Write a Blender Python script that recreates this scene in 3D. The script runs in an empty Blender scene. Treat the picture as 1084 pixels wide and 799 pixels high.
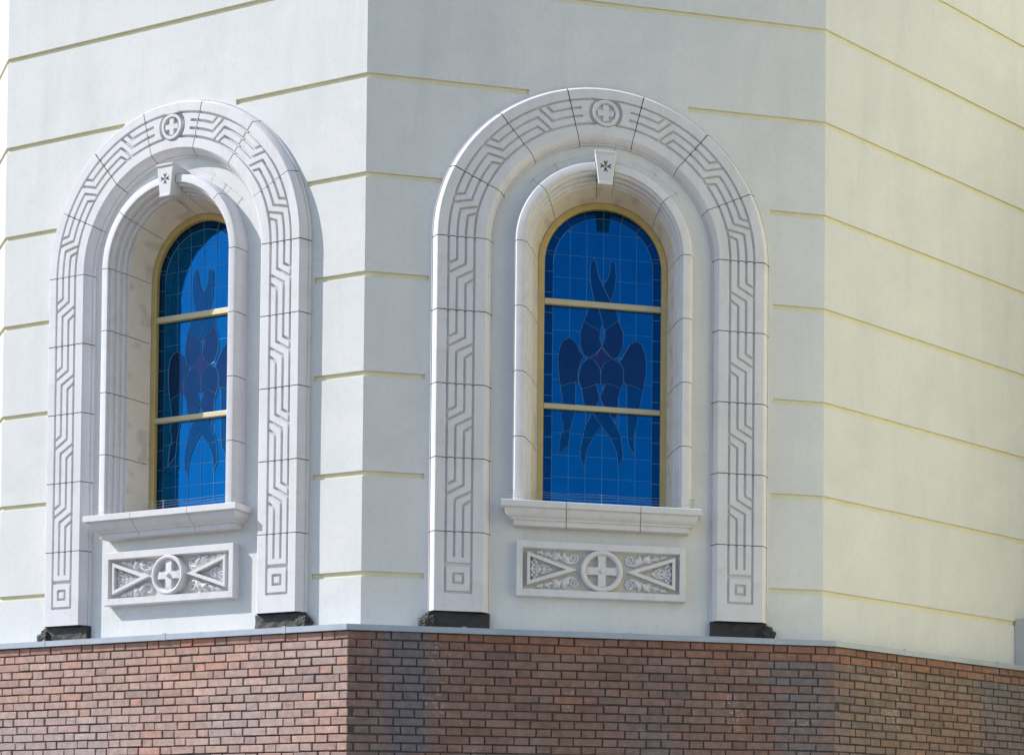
import bpy, bmesh, math, random
import numpy as np
from mathutils import Vector, Matrix
random.seed(7); rng = np.random.default_rng(7)
S = bpy.context.scene
COL = S.collection

# ---------------------------------------------------------------- camera, sky, sun, exposure
Z0 = 8.57                                   # height of the datum joint above the ground
cam = bpy.data.cameras.new('camera'); co = bpy.data.objects.new('camera', cam); COL.objects.link(co)
PX, PY, PF = 886.234, 873.375, 1466.424     # principal point and focal length (photo is cropped / shifted)
cam.sensor_fit = 'HORIZONTAL'; cam.sensor_width = 36.0
cam.lens = PF * 36 / 1084
cam.shift_x = -(PX - 542) / 1084; cam.shift_y = (PY - 399.5) / 1084
cam.clip_start = .1; cam.clip_end = 3000
pitch, roll, yaw = 0.019733940, -0.005076237, -0.194408797
Rm = Matrix.Rotation(yaw, 3, 'Z') @ Matrix.Rotation(pitch, 3, 'X') @ Matrix.Rotation(roll, 3, 'Y')
r_, f_, u_ = Rm.col[0], Rm.col[1], Rm.col[2]
M = Matrix(((r_.x, u_.x, -f_.x), (r_.y, u_.y, -f_.y), (r_.z, u_.z, -f_.z))).to_4x4()
M.translation = Vector((1.8025, -12.9225, -6.974 + Z0))
co.matrix_world = M
S.camera = co

SUN_EL, SUN_AZ = 40.0, -88.6                # azimuth: degrees from +Y (into the picture) towards +X
w = bpy.data.worlds.new('World'); S.world = w; w.use_nodes = True
nt = w.node_tree; nt.nodes.clear()
sky = nt.nodes.new('ShaderNodeTexSky'); sky.sky_type = 'NISHITA'; sky.sun_disc = False
sky.sun_elevation = math.radians(SUN_EL); sky.sun_rotation = math.radians(SUN_AZ)
sky.air_density = 1.0; sky.dust_density = .55; sky.ozone_density = 1.5
bg = nt.nodes.new('ShaderNodeBackground'); bg.inputs[1].default_value = .12
ow = nt.nodes.new('ShaderNodeOutputWorld')
nt.links.new(sky.outputs[0], bg.inputs[0]); nt.links.new(bg.outputs[0], ow.inputs[0])
sl = bpy.data.lights.new('sun', 'SUN'); sl.energy = 3.6; sl.angle = math.radians(.5); sl.color = (1, .97, .93)
so = bpy.data.objects.new('sun', sl); COL.objects.link(so)
e, a = math.radians(SUN_EL), math.radians(SUN_AZ)
sd = Vector((math.sin(a) * math.cos(e), math.cos(a) * math.cos(e), math.sin(e)))
so.rotation_euler = (-sd).to_track_quat('-Z', 'Y').to_euler(); so.location = sd * 60
S.view_settings.view_transform = 'Standard'; S.view_settings.look = 'None'
S.view_settings.exposure = .66; S.view_settings.gamma = 1; S.view_settings.use_curve_mapping = False

# ---------------------------------------------------------------- material helpers
def mat(name, base, rough=.8, var=None, vscale=3.0, bump=0.0, bscale=60.0, metallic=0.0, spec=.4, fine=None, streak=None):
    """principled material: base colour mottled towards var by noise, with a fine grain bump"""
    m = bpy.data.materials.new(name); m.use_nodes = True
    t = m.node_tree; n = t.nodes; L = t.links
    p = n['Principled BSDF']; p.inputs['Roughness'].default_value = rough
    p.inputs['Metallic'].default_value = metallic; p.inputs['Specular IOR Level'].default_value = spec
    p.inputs['Base Color'].default_value = (*base, 1)
    tc = n.new('ShaderNodeTexCoord'); cur = None
    if var:
        no = n.new('ShaderNodeTexNoise'); no.inputs['Scale'].default_value = vscale; no.inputs['Detail'].default_value = 6
        no.inputs['Roughness'].default_value = .65
        L.new(tc.outputs['Object'], no.inputs['Vector'])
        cr = n.new('ShaderNodeValToRGB'); cr.color_ramp.elements[0].position = .32; cr.color_ramp.elements[1].position = .7
        cr.color_ramp.elements[0].color = (*var, 1); cr.color_ramp.elements[1].color = (*base, 1)
        L.new(no.outputs[0], cr.inputs[0]); cur = cr.outputs[0]
    if fine:                                   # small specks / pits with their own colour
        no = n.new('ShaderNodeTexNoise'); no.inputs['Scale'].default_value = fine[1]; no.inputs['Detail'].default_value = 5
        L.new(tc.outputs['Object'], no.inputs['Vector'])
        cr = n.new('ShaderNodeValToRGB'); cr.color_ramp.elements[0].position = fine[2]; cr.color_ramp.elements[1].position = fine[3]
        cr.color_ramp.elements[0].color = (1, 1, 1, 1); cr.color_ramp.elements[1].color = (0, 0, 0, 1)
        L.new(no.outputs[0], cr.inputs[0])
        mx = n.new('ShaderNodeMixRGB'); mx.inputs[2].default_value = (*fine[0], 1)
        fm = n.new('ShaderNodeMath'); fm.operation = 'MULTIPLY'; fm.inputs[1].default_value = fine[4]
        L.new(cr.outputs[0], fm.inputs[0]); L.new(fm.outputs[0], mx.inputs[0])
        if cur: L.new(cur, mx.inputs[1])
        else: mx.inputs[1].default_value = (*base, 1)
        cur = mx.outputs[0]
    if streak:                                 # faint runs of rain water and trowel smears: (colour, scale, lo, hi, amount)
        for sc3 in ((streak[1], streak[1], streak[1] * .12), (streak[1] * .45, streak[1] * .45, streak[1] * .5)):
            mp = n.new('ShaderNodeMapping'); mp.inputs['Scale'].default_value = sc3; L.new(tc.outputs['Object'], mp.inputs['Vector'])
            no = n.new('ShaderNodeTexNoise'); no.inputs['Scale'].default_value = 1; no.inputs['Detail'].default_value = 7; no.inputs['Roughness'].default_value = .68
            no.inputs['Distortion'].default_value = .6
            L.new(mp.outputs[0], no.inputs['Vector'])
            cr = n.new('ShaderNodeValToRGB'); cr.color_ramp.elements[0].position = streak[2]; cr.color_ramp.elements[1].position = streak[3]
            cr.color_ramp.elements[0].color = (0, 0, 0, 1); cr.color_ramp.elements[1].color = (streak[4],) * 3 + (1,)
            L.new(no.outputs[0], cr.inputs[0])
            mx = n.new('ShaderNodeMixRGB'); mx.inputs[2].default_value = (*streak[0], 1); L.new(cr.outputs[0], mx.inputs[0])
            if cur: L.new(cur, mx.inputs[1])
            else: mx.inputs[1].default_value = (*base, 1)
            cur = mx.outputs[0]
    if cur: L.new(cur, p.inputs['Base Color'])
    if bump:
        no = n.new('ShaderNodeTexNoise'); no.inputs['Scale'].default_value = bscale; no.inputs['Detail'].default_value = 8
        no.inputs['Roughness'].default_value = .7
        L.new(tc.outputs['Object'], no.inputs['Vector'])
        b = n.new('ShaderNodeBump'); b.inputs['Strength'].default_value = bump; b.inputs['Distance'].default_value = .02
        L.new(no.outputs[0], b.inputs['Height']); L.new(b.outputs[0], p.inputs['Normal'])
    return m

WALL_A, WALL_B = (.71, .706, .692), (.65, .652, .645)
plaster = mat('cream_plaster', WALL_A,   .9, WALL_B, 1.2, .25, 70, spec=.15, fine=((.58, .585, .575), 22.0, .30, .50, .35), streak=((.555, .565, .57), 3.2, .50, .78, .55))
groove_paint = mat('yellow_groove_paint', (.74, .705, .54), .9, (.67, .635, .48), 5, .2, 60, spec=.15)
stone = mat('carved_white_stone', (.69, .675, .69), .75, (.645, .63, .655), 2.3, .10, 70, spec=.25, fine=((.53, .50, .49), 14, .28, .42, .35), streak=((.54, .52, .51), 5, .50, .78, .7))
reveal_stone = mat('veined_reveal_stone', (.76, .69, .58), .7, (.70, .62, .51), 4, .08, 60, spec=.25, fine=((.40, .34, .28), 6, .34, .46, .42))
gold = mat('gold_paint', (.54, .41, .17), .5, (.46, .34, .13), 8, metallic=.25, spec=.5)
pale_gold = mat('pale_gold_paint', (.54, .47, .29), .5, (.49, .42, .26), 8, metallic=.15, spec=.5)
pit_dark = mat('dark_pits', (.16, .15, .15), .95)  # dark colour for the faces inside the keystone pits
recess_dirt_shade = mat('dusty_shaded_recess_stone', (.60, .57, .53), .9, (.52, .49, .45), 9, .2, 60, spec=.15)  # dusty stone tone with part of the recess shade put into the colour
dark_joint = mat('dark_stone_joint', (.05, .047, .045), .95)
bitumen = mat('black_bitumen', (.016, .016, .018), .55, (.035, .03, .024), 14, .8, 30, spec=.5)
steel = mat('galvanised_steel', (.40, .44, .50), .5, (.33, .37, .43), 6, .05, 40, metallic=.25)
wire_mat = mat('steel_wire', (.34, .36, .38), .5, metallic=.5)
mortar = mat('dark_mortar', (.058, .052, .052), .95, (.10, .09, .088), 6, .5, 60)
concrete = mat('grey_concrete', (.56, .56, .55), .9, (.48, .48, .47), 2, .2, 40)
yellow_wall = mat('yellow_plaster', (.85, .80, .55), .9, (.81, .76, .52), 1.5, .25, 40)
asphalt = mat('pavement', (.20, .18, .15), .95, (.165, .15, .125), .6, .3, 20)
lead = mat('lead_came', (.07, .20, .38), .35, metallic=.7)

def glass(name, base, refl=.5, rough=.04):
    m = bpy.data.materials.new(name); m.use_nodes = True
    t = m.node_tree; n = t.nodes; L = t.links; p = n['Principled BSDF']
    p.inputs['Base Color'].default_value = (*base, 1); p.inputs['Roughness'].default_value = rough
    p.inputs['Metallic'].default_value = refl; p.inputs['Specular IOR Level'].default_value = .4
    tc = n.new('ShaderNodeTexCoord'); no = n.new('ShaderNodeTexNoise'); no.inputs['Scale'].default_value = 5
    no.inputs['Detail'].default_value = 4
    L.new(tc.outputs['Object'], no.inputs['Vector'])
    b = n.new('ShaderNodeBump'); b.inputs['Strength'].default_value = .05; b.inputs['Distance'].default_value = .02
    L.new(no.outputs[0], b.inputs['Height']); L.new(b.outputs[0], p.inputs['Normal'])
    cr = n.new('ShaderNodeValToRGB'); cr.color_ramp.elements[0].position = .3; cr.color_ramp.elements[1].position = .72
    cr.color_ramp.elements[0].color = (base[0] * .8, base[1] * .85, base[2] * .85, 1); cr.color_ramp.elements[1].color = (*base, 1)
    L.new(no.outputs[0], cr.inputs[0]); L.new(cr.outputs[0], p.inputs['Base Color'])
    return m
g_blue = glass('blue_glass', (.0, .120, .325), .95)
g_border = glass('dark_blue_glass', (.0, .050, .145), .9)
g_navy = glass('navy_wing_glass', (.002, .067, .178), .9, .06)
g_purple = glass('purple_wing_glass', (.012, .050, .132), .9, .06)
g_rose = glass('rose_glass', (.032, .050, .135), .9, .06)

# ---------------------------------------------------------------- mesh helpers
def link(name, verts, faces, m, parent=None, off=(0, 0, 0), smooth=None, mats=None, mids=None):
    me = bpy.data.meshes.new(name); me.from_pydata([tuple(v) for v in verts], [], [tuple(f) for f in faces]); me.update()
    for mm in (mats or [m]): me.materials.append(mm)
    if mids is not None: me.polygons.foreach_set('material_index', mids)
    if smooth is not None:
        me.polygons.foreach_set('use_smooth', [True] * len(me.polygons))
        me.set_sharp_from_angle(angle=math.radians(smooth))
    o = bpy.data.objects.new(name, me); COL.objects.link(o)
    o.location = off
    if parent: o.parent = parent
    return o
def link_bm(name, bm, m, parent=None, off=(0, 0, 0), smooth=None):
    bmesh.ops.recalc_face_normals(bm, faces=bm.faces)
    me = bpy.data.meshes.new(name); bm.to_mesh(me); bm.free(); me.materials.append(m)
    if smooth is not None:
        me.polygons.foreach_set('use_smooth', [True] * len(me.polygons)); me.set_sharp_from_angle(angle=math.radians(smooth))
    o = bpy.data.objects.new(name, me); COL.objects.link(o); o.location = off
    if parent: o.parent = parent
    return o
def tag(o, label=None, cat=None, group=None, kind=None):
    if label: o['label'] = label
    if cat: o['category'] = cat
    if group: o['group'] = group
    if kind: o['kind'] = kind
    return o
def empty(name, loc, rz, label, cat, group=None):
    o = bpy.data.objects.new(name, None); COL.objects.link(o); o.location = loc; o.rotation_euler = (0, 0, rz)
    o.empty_display_size = .2
    return tag(o, label, cat, group)
def copy_children(src, dst):
    for ch in list(src.children):
        c = ch.copy(); COL.objects.link(c); c.parent = dst
        for g in list(ch.children):
            d = g.copy(); COL.objects.link(d); d.parent = c
def box(bm, lo, hi, bevel=0):
    vs = [bm.verts.new((x, y, z)) for x in (lo[0], hi[0]) for y in (lo[1], hi[1]) for z in (lo[2], hi[2])]
    fs = [bm.faces.new([vs[i] for i in q]) for q in ((0, 1, 3, 2), (4, 6, 7, 5), (0, 4, 5, 1), (2, 3, 7, 6), (0, 2, 6, 4), (1, 5, 7, 3))]
    if bevel:
        es = list({e for f in fs for e in f.edges})
        bmesh.ops.bevel(bm, geom=es, offset=bevel, segments=2, affect='EDGES', profile=.5)
def prism(bm, pts, d0, d1, bevel=0):
    """outline of (u,z) points extruded from depth d0 (back) to d1 (front); outward is -y"""
    b = [bm.verts.new((u, -d0, z)) for u, z in pts]; f = [bm.verts.new((u, -d1, z)) for u, z in pts]
    n = len(pts); front = bm.faces.new(f); bm.faces.new(b[::-1])
    for i in range(n): bm.faces.new((b[i], b[(i + 1) % n], f[(i + 1) % n], f[i]))
    if bevel:
        bmesh.ops.bevel(bm, geom=list(front.edges), offset=bevel, segments=2, affect='EDGES', profile=.5)
def tube(bm, pts, r, n=6):
    rings = []
    for i, p in enumerate(pts):
        p = Vector(p); a_ = Vector(pts[max(i - 1, 0)]); b_ = Vector(pts[min(i + 1, len(pts) - 1)])
        t = (b_ - a_).normalized(); ref = Vector((0, 1, 0)) if abs(t.y) < .9 else Vector((1, 0, 0))
        x = t.cross(ref).normalized(); y = t.cross(x)
        rings.append([bm.verts.new(p + r * (math.cos(2 * math.pi * k / n) * x + math.sin(2 * math.pi * k / n) * y)) for k in range(n)])
    for A_, B_ in zip(rings, rings[1:]):
        for k in range(n): bm.faces.new((A_[k], A_[(k + 1) % n], B_[(k + 1) % n], B_[k]))
    bm.faces.new(rings[0][::-1]); bm.faces.new(rings[-1])
def grid_faces(nr, nc, base=0):
    i, j = np.meshgrid(np.arange(nr - 1), np.arange(nc - 1), indexing='ij')
    q = base + i * nc + j
    return np.stack([q, q + 1, q + nc + 1, q + nc], -1).reshape(-1, 4)

# ---------------------------------------------------------------- layout of the drum (12-sided)
FW, LW = 4.197, 4.311
AL, AR = math.radians(30), 0.5032570697
CF, CLc = 2.119, -2.116                     # window axis on the front and on the left facet
def fr(origin, ang):
    """facet frame: +u along the wall to the right, outward is -y of the rotated frame"""
    return origin, ang
# facet corners left to right
c1 = Vector((0, 0, 0)); c2 = Vector((FW, 0, 0))
c0 = Vector((-LW * math.cos(AL), LW * math.sin(AL), 0))
cm1 = c0 + Vector((-4.25 * math.cos(2 * AL), 4.25 * math.sin(2 * AL), 0))
RL = 4.2
c3 = c2 + Vector((RL * math.cos(AR), RL * math.sin(AR), 0))
FACETS = [('far', cm1, c0, -2 * AL, 4.25), ('left', c0, c1, -AL, LW), ('front', c1, c2, 0., FW), ('right', c2, c3, AR, RL)]

# stained glass drawing, metres on the pane
LINES= [[(-0.09,-1.352),(-0.118,-1.399),(-0.126,-1.502),(-0.114,-1.618),(-0.087,-1.741),(-0.08,-1.821)],[(-0.09,-1.352),(-0.068,-1.394),(-0.046,-1.51),(-0.002,-1.609),(0.06,-1.736),(0.079,-1.808)],[(0.075,-1.36),(0.061,-1.39),(0.066,-1.456),(0.041,-1.539),(-0.002,-1.609)],[(0.075,-1.36),(0.112,-1.386),(0.121,-1.51),(0.107,-1.644),(0.071,-1.757)],[(-0.122,-1.81),(-0.15,-1.885),(-0.178,-1.961),(-0.209,-2.066),(-0.212,-2.183),(-0.18,-2.276),(-0.125,-2.301),(-0.061,-2.267),(-0.008,-2.19)],[(-0.043,-1.818),(-0.006,-1.947),(-0.006,-1.984)],[(0.122,-1.79),(0.145,-1.928),(0.189,-2.035),(0.193,-2.167),(0.148,-2.273),(0.09,-2.3),(0.018,-2.239),(-0.008,-2.19)],[(-0.178,-1.961),(-0.113,-2.0),(-0.034,-2.037)],[(0.145,-1.928),(0.073,-1.985),(0.016,-2.034)],[(-0.006,-1.984),(-0.025,-2.051),(-0.026,-2.11),(-0.008,-2.19)],[(-0.006,-1.984),(0.016,-2.034),(0.024,-2.084),(-0.008,-2.19)],[(-0.175,-2.29),(-0.211,-2.256),(-0.237,-2.192),(-0.276,-2.141),(-0.319,-2.126),(-0.376,-2.163),(-0.405,-2.242),(-0.414,-2.344),(-0.412,-2.44),(-0.391,-2.592),(-0.371,-2.714),(-0.37,-2.831),(-0.384,-2.89),(-0.362,-2.947),(-0.364,-2.998),(-0.382,-3.043),(-0.396,-3.153),(-0.405,-3.241)],[(-0.175,-2.29),(-0.21,-2.36),(-0.227,-2.456),(-0.225,-2.536),(-0.194,-2.607)],[(-0.008,-2.19),(-0.061,-2.259),(-0.108,-2.301),(-0.067,-2.335),(-0.024,-2.398),(-0.016,-2.456),(-0.015,-2.546)],[(-0.008,-2.19),(0.047,-2.251),(0.093,-2.299),(0.019,-2.343),(-0.012,-2.411),(-0.016,-2.456)],[(-0.108,-2.301),(-0.146,-2.319),(-0.193,-2.369),(-0.221,-2.456),(-0.223,-2.529),(-0.194,-2.607)],[(0.093,-2.299),(0.148,-2.323),(0.185,-2.368),(0.2,-2.425),(0.193,-2.529),(0.172,-2.585)],[(-0.194,-2.607),(-0.123,-2.58),(-0.058,-2.549),(-0.015,-2.546),(0.064,-2.541),(0.121,-2.556),(0.172,-2.585)],[(-0.391,-2.592),(-0.308,-2.557),(-0.225,-2.536)],[(-0.249,-2.545),(-0.248,-2.735),(-0.256,-2.831),(-0.284,-2.942),(-0.297,-3.016),(-0.31,-3.147),(-0.405,-3.241)],[(-0.382,-3.043),(-0.34,-3.011),(-0.3,-3.011)],[(0.17,-2.308),(0.205,-2.234),(0.222,-2.209),(0.248,-2.155),(0.306,-2.114),(0.364,-2.139),(0.401,-2.225),(0.414,-2.357),(0.41,-2.425),(0.382,-2.589),(0.354,-2.738),(0.34,-2.798),(0.329,-2.902),(0.309,-2.962),(0.301,-3.051),(0.309,-3.212)],[(0.2,-2.506),(0.23,-2.556),(0.232,-2.805),(0.238,-3.025),(0.25,-3.113),(0.309,-3.212)],[(0.2,-2.531),(0.295,-2.544),(0.382,-2.589)],[(0.238,-3.04),(0.301,-3.051)],[(-0.058,-2.549),(-0.029,-2.662),(0.015,-2.754),(0.08,-2.845),(0.139,-2.944),(0.176,-3.022),(0.199,-3.204),(0.192,-3.256),(0.149,-3.336)],[(0.028,-2.548),(-0.022,-2.676),(-0.057,-2.759),(-0.092,-2.827),(-0.155,-2.948),(-0.179,-3.066),(-0.203,-3.185),(-0.195,-3.272),(-0.162,-3.354)],[(-0.092,-2.82),(-0.005,-2.946),(0.082,-3.057),(0.134,-3.179),(0.152,-3.28),(0.149,-3.336)],[(-0.005,-2.946),(-0.083,-3.06),(-0.132,-3.166),(-0.151,-3.254),(-0.162,-3.354)],[(-0.194,-2.607),(-0.176,-2.716),(-0.149,-2.816),(-0.092,-2.82)],[(0.172,-2.582),(0.151,-2.664),(0.149,-2.767),(0.124,-2.915)],[(-0.179,-3.069),(-0.083,-3.06)],[(0.082,-3.057),(0.176,-3.056)]]

FILL_blue= [[(-0.09,-1.352),(-0.118,-1.399),(-0.126,-1.502),(-0.114,-1.618),(-0.087,-1.741),(-0.08,-1.821),(0.079,-1.808),(0.06,-1.736),(-0.002,-1.609),(-0.046,-1.51),(-0.068,-1.394)],[(0.075,-1.36),(0.061,-1.39),(0.066,-1.456),(0.041,-1.539),(-0.002,-1.609),(0.06,-1.736),(0.071,-1.757),(0.107,-1.644),(0.121,-1.51),(0.112,-1.386)],[(-0.122,-1.81),(-0.15,-1.885),(-0.178,-1.961),(-0.113,-2.0),(-0.034,-2.037),(-0.006,-1.984),(-0.006,-1.947),(-0.043,-1.811)],[(-0.04,-1.806),(-0.006,-1.947),(-0.006,-1.984),(0.016,-2.034),(0.073,-1.985),(0.145,-1.928),(0.122,-1.79)],[(-0.391,-2.592),(-0.371,-2.714),(-0.37,-2.831),(-0.384,-2.89),(-0.362,-2.947),(-0.364,-2.998),(-0.382,-3.043),(-0.396,-3.153),(-0.405,-3.241),(-0.31,-3.147),(-0.297,-3.016),(-0.284,-2.942),(-0.256,-2.831),(-0.248,-2.735),(-0.249,-2.542),(-0.308,-2.557)],[(0.2,-2.531),(0.23,-2.556),(0.232,-2.805),(0.238,-3.025),(0.25,-3.113),(0.309,-3.212),(0.301,-3.051),(0.309,-2.962),(0.329,-2.902),(0.34,-2.798),(0.354,-2.738),(0.382,-2.589),(0.295,-2.544)],[(-0.092,-2.827),(-0.155,-2.948),(-0.179,-3.066),(-0.203,-3.185),(-0.195,-3.272),(-0.162,-3.354),(-0.151,-3.254),(-0.132,-3.166),(-0.083,-3.06),(-0.005,-2.946)],[(-0.092,-2.82),(-0.005,-2.946),(0.082,-3.057),(0.134,-3.179),(0.152,-3.28),(0.149,-3.336),(0.192,-3.256),(0.199,-3.204),(0.176,-3.022),(0.139,-2.944),(0.08,-2.845),(0.037,-2.789)]]

FILL_purple= [[(-0.178,-1.961),(-0.209,-2.066),(-0.212,-2.183),(-0.18,-2.276),(-0.125,-2.301),(-0.061,-2.267),(-0.008,-2.19),(-0.026,-2.11),(-0.025,-2.051),(-0.034,-2.037),(-0.113,-2.0)],[(0.145,-1.928),(0.189,-2.035),(0.193,-2.167),(0.148,-2.273),(0.09,-2.3),(0.018,-2.239),(-0.008,-2.19),(0.024,-2.084),(0.016,-2.034),(0.073,-1.985)],[(-0.175,-2.29),(-0.211,-2.256),(-0.237,-2.192),(-0.276,-2.141),(-0.319,-2.126),(-0.376,-2.163),(-0.405,-2.242),(-0.414,-2.344),(-0.412,-2.44),(-0.391,-2.592),(-0.308,-2.557),(-0.225,-2.536),(-0.227,-2.456),(-0.21,-2.36)],[(0.17,-2.308),(0.205,-2.234),(0.222,-2.209),(0.248,-2.155),(0.306,-2.114),(0.364,-2.139),(0.401,-2.225),(0.414,-2.357),(0.41,-2.425),(0.382,-2.589),(0.295,-2.544),(0.2,-2.531),(0.2,-2.425),(0.185,-2.368)],[(-0.108,-2.301),(-0.146,-2.319),(-0.193,-2.369),(-0.221,-2.456),(-0.223,-2.529),(-0.194,-2.607),(-0.123,-2.58),(-0.058,-2.549),(-0.015,-2.546),(-0.016,-2.456),(-0.024,-2.398),(-0.067,-2.335)],[(0.093,-2.299),(0.148,-2.323),(0.185,-2.368),(0.2,-2.425),(0.193,-2.529),(0.172,-2.585),(0.121,-2.556),(0.064,-2.541),(-0.015,-2.546),(-0.015,-2.456),(-0.012,-2.411),(0.019,-2.343)],[(-0.194,-2.607),(-0.176,-2.716),(-0.149,-2.816),(-0.092,-2.821),(-0.057,-2.759),(-0.022,-2.676),(-0.058,-2.549),(-0.123,-2.58)],[(0.028,-2.548),(-0.022,-2.676),(0.015,-2.754),(0.037,-2.789),(0.08,-2.845),(0.138,-2.856),(0.149,-2.767),(0.151,-2.664),(0.172,-2.585),(0.121,-2.556),(0.064,-2.541)]]

FILL_rose= [[(-0.008,-2.19),(-0.061,-2.259),(-0.108,-2.301),(-0.067,-2.335),(-0.024,-2.398),(-0.012,-2.411),(0.019,-2.343),(0.093,-2.299),(0.047,-2.251)]]

# ---------------------------------------------------------------- ground
tag(link('ground', [(-400, -400, 0), (400, -400, 0), (400, 400, 0), (-400, 400, 0)], [(0, 1, 2, 3)], asphalt), kind='structure')

# ---------------------------------------------------------------- church wall: one face per facet, grooves cut in
church = empty('church_wall', (0, 0, 0), 0, 'pale plastered faceted church wall with yellow horizontal grooves, above the brick', 'wall')
GH, GD = .0250, .019
GAPS = {'left': {0: (-.68, .654), 1: (-1.52, 1.475), 2: (-1.575, 1.57), 3: (-1.588, 1.575), 4: (-1.588, 1.575), 5: (-1.588, 1.575)},
        'front': {0: (-.696, .761), 1: (-1.455, 1.547), 2: (-1.564, 1.579), 3: (-1.588, 1.585), 4: (-1.585, 1.575), 5: (-1.58, 1.56)},
        'far': {}, 'right': {}}
ZS = -1.435
ZTOP, ZBOT = 3.0, -5.02
def wall_face(key, A_, ang, L):
    c = {'left': LW + CLc, 'front': CF}.get(key)
    us = {0., L}; zs = {ZTOP, ZBOT}
    grooves = []
    for i in range(-3, 6):
        z = -.9 * i; zs |= {z - GH, z + GH}
        if i in GAPS[key]:
            a_, b_ = c + GAPS[key][i][0], c + GAPS[key][i][1]; us |= {a_, b_}; spans = [(0, a_), (b_, L)]
        else: spans = [(0, L)]
        grooves.append((z, spans))
    if c:
        us |= {round(c + k * .05, 4) for k in range(-15, 16)}; zs |= {round(-3.9 + k * .05, 4) for k in range(0, 66)}
    us = sorted(us); zs = sorted(zs)
    us = [x for i, x in enumerate(us) if i == 0 or x - us[i - 1] > 1e-4]; zs = [x for i, x in enumerate(zs) if i == 0 or x - zs[i - 1] > 1e-4]
    nu, nz = len(us) - 1, len(zs) - 1
    lev = np.zeros((nu, nz), int)
    for i in range(nu):
        for j in range(nz):
            uc, zc = (us[i] + us[i + 1]) / 2, (zs[j] + zs[j + 1]) / 2
            for z, sp in grooves:
                if abs(zc - z) < GH and any(a_ < uc < b_ for a_, b_ in sp): lev[i, j] = 1
            if c and zc > -3.86 and (abs(uc - c) < .70 if zc < ZS else math.hypot(uc - c, zc - ZS) < .70): lev[i, j] = -1
    V = []; idx = {}; F = []; mi = []
    k15 = math.tan(math.radians(15))
    def v(i, j, l):
        k = (i, j, l)
        if k not in idx:
            u = us[i]
            if l == 1:
                if i == 0: u += GD * k15
                if i == nu: u -= GD * k15
            idx[k] = len(V); V.append((u, GD * l, zs[j]))
        return idx[k]
    for i in range(nu):
        for j in range(nz):
            l = lev[i, j]
            if l < 0: continue
            F.append((v(i, j, l), v(i + 1, j, l), v(i + 1, j + 1, l), v(i, j + 1, l))); mi.append(l)
            if l == 1:
                for (di, dj, p, q) in ((1, 0, (i + 1, j), (i + 1, j + 1)), (-1, 0, (i, j + 1), (i, j)), (0, 1, (i + 1, j + 1), (i, j + 1)), (0, -1, (i, j), (i + 1, j))):
                    a_, b_ = i + di, j + dj
                    if 0 <= a_ < nu and 0 <= b_ < nz and lev[a_, b_] == 0:
                        F.append((v(*p, 1), v(*q, 1), v(*q, 0), v(*p, 0))); mi.append(1)
    o = link('wall_face', V, F, None, church, (A_.x, A_.y, Z0), mats=[plaster, groove_paint], mids=mi)
    o.rotation_euler = (0, 0, ang)
    return o
for key, A_, B_, ang, L in FACETS: wall_face(key, A_, ang, L)
# unseen cap added over the drum to keep light from leaking in
link('light_leak_cap', [(p.x, p.y, Z0 + ZTOP) for p in (cm1, c0, c1, c2, c3)] + [(c3.x, 12, Z0 + ZTOP), (cm1.x, 12, Z0 + ZTOP)], [tuple(range(7))], plaster, church)

# ---------------------------------------------------------------- nave wall closing the corner on the right
nave = empty('nave_wall', (c3.x, c3.y, 0), 0, 'yellow plastered nave wall closing the corner beyond the right facet', 'wall')
bm = bmesh.new(); box(bm, (.0, -11.0, 0), (1.2, 3.0, Z0 + 4.5)); link_bm('wall_body', bm, yellow_wall, nave)
pb = c2 + Vector((math.cos(AR), math.sin(AR), 0)) * 2.665
bm = bmesh.new(); box(bm, (0, -.20, 0), (1.4, -.004, .535), .01)
bo = tag(link_bm('base_block', bm, concrete, None, (pb.x, pb.y, Z0 - 4.991)), 'plain grey block standing on the coping at the far right edge', 'block'); bo.rotation_euler = (0, 0, AR)

# ---------------------------------------------------------------- brick plinth with metal coping
def offs(d):
    """facet corner points pushed outward by d"""
    ns = []
    for key, A_, B_, ang, L in FACETS: ns.append(Vector((math.sin(ang), -math.cos(ang), 0)))
    P = [FACETS[0][1]] + [f[2] for f in FACETS]; out = []
    for i, p in enumerate(P):
        if i == 0: out.append(p + ns[0] * d)
        elif i == len(P) - 1: out.append(p + ns[-1] * d)
        else: out.append(p + (ns[i - 1] + ns[i]) * d / (1 + ns[i - 1].dot(ns[i])))
    return out
plinth = empty('brick_plinth', (0, 0, 0), 0, 'weathered red brick base wall under the thin grey metal coping', 'wall')
ZC0, ZC1 = -5.05, -4.992
def band(d0, d1, z0, z1):
    a_, b_ = offs(d0), offs(d1); V = []; F = []
    for p, q in zip(a_, b_):
        V += [(p.x, p.y, Z0 + z0), (q.x, q.y, Z0 + z0), (q.x, q.y, Z0 + z1 - .006), (p.x, p.y, Z0 + z1)]
    for i in range(len(a_) - 1):
        k, m_ = 4 * i, 4 * i + 4
        for s in range(4): F.append((k + s, m_ + s, m_ + (s + 1) % 4, k + (s + 1) % 4))
    F += [(3, 2, 1, 0), tuple(range(len(V) - 4, len(V)))]
    return V, F
link('coping', *band(-.02, .285, ZC0, ZC1), steel, plinth)
for key, A_, B_, ang, L in FACETS:
    for q in ((.9, 2.35, 3.7) if key != 'right' else (.8, 2.1, 3.5)):
        bm = bmesh.new(); box(bm, (q, -.2875, ZC0 - .002), (q + .035, -.10, ZC1 + .0015))
        so_ = link_bm('coping_seam', bm, steel, plinth, (A_.x, A_.y, Z0)); so_.rotation_euler = (0, 0, ang)
link('mortar_bed', *band(0, .245, -Z0 + .01, ZC0 - .001), mortar, plinth)

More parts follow.
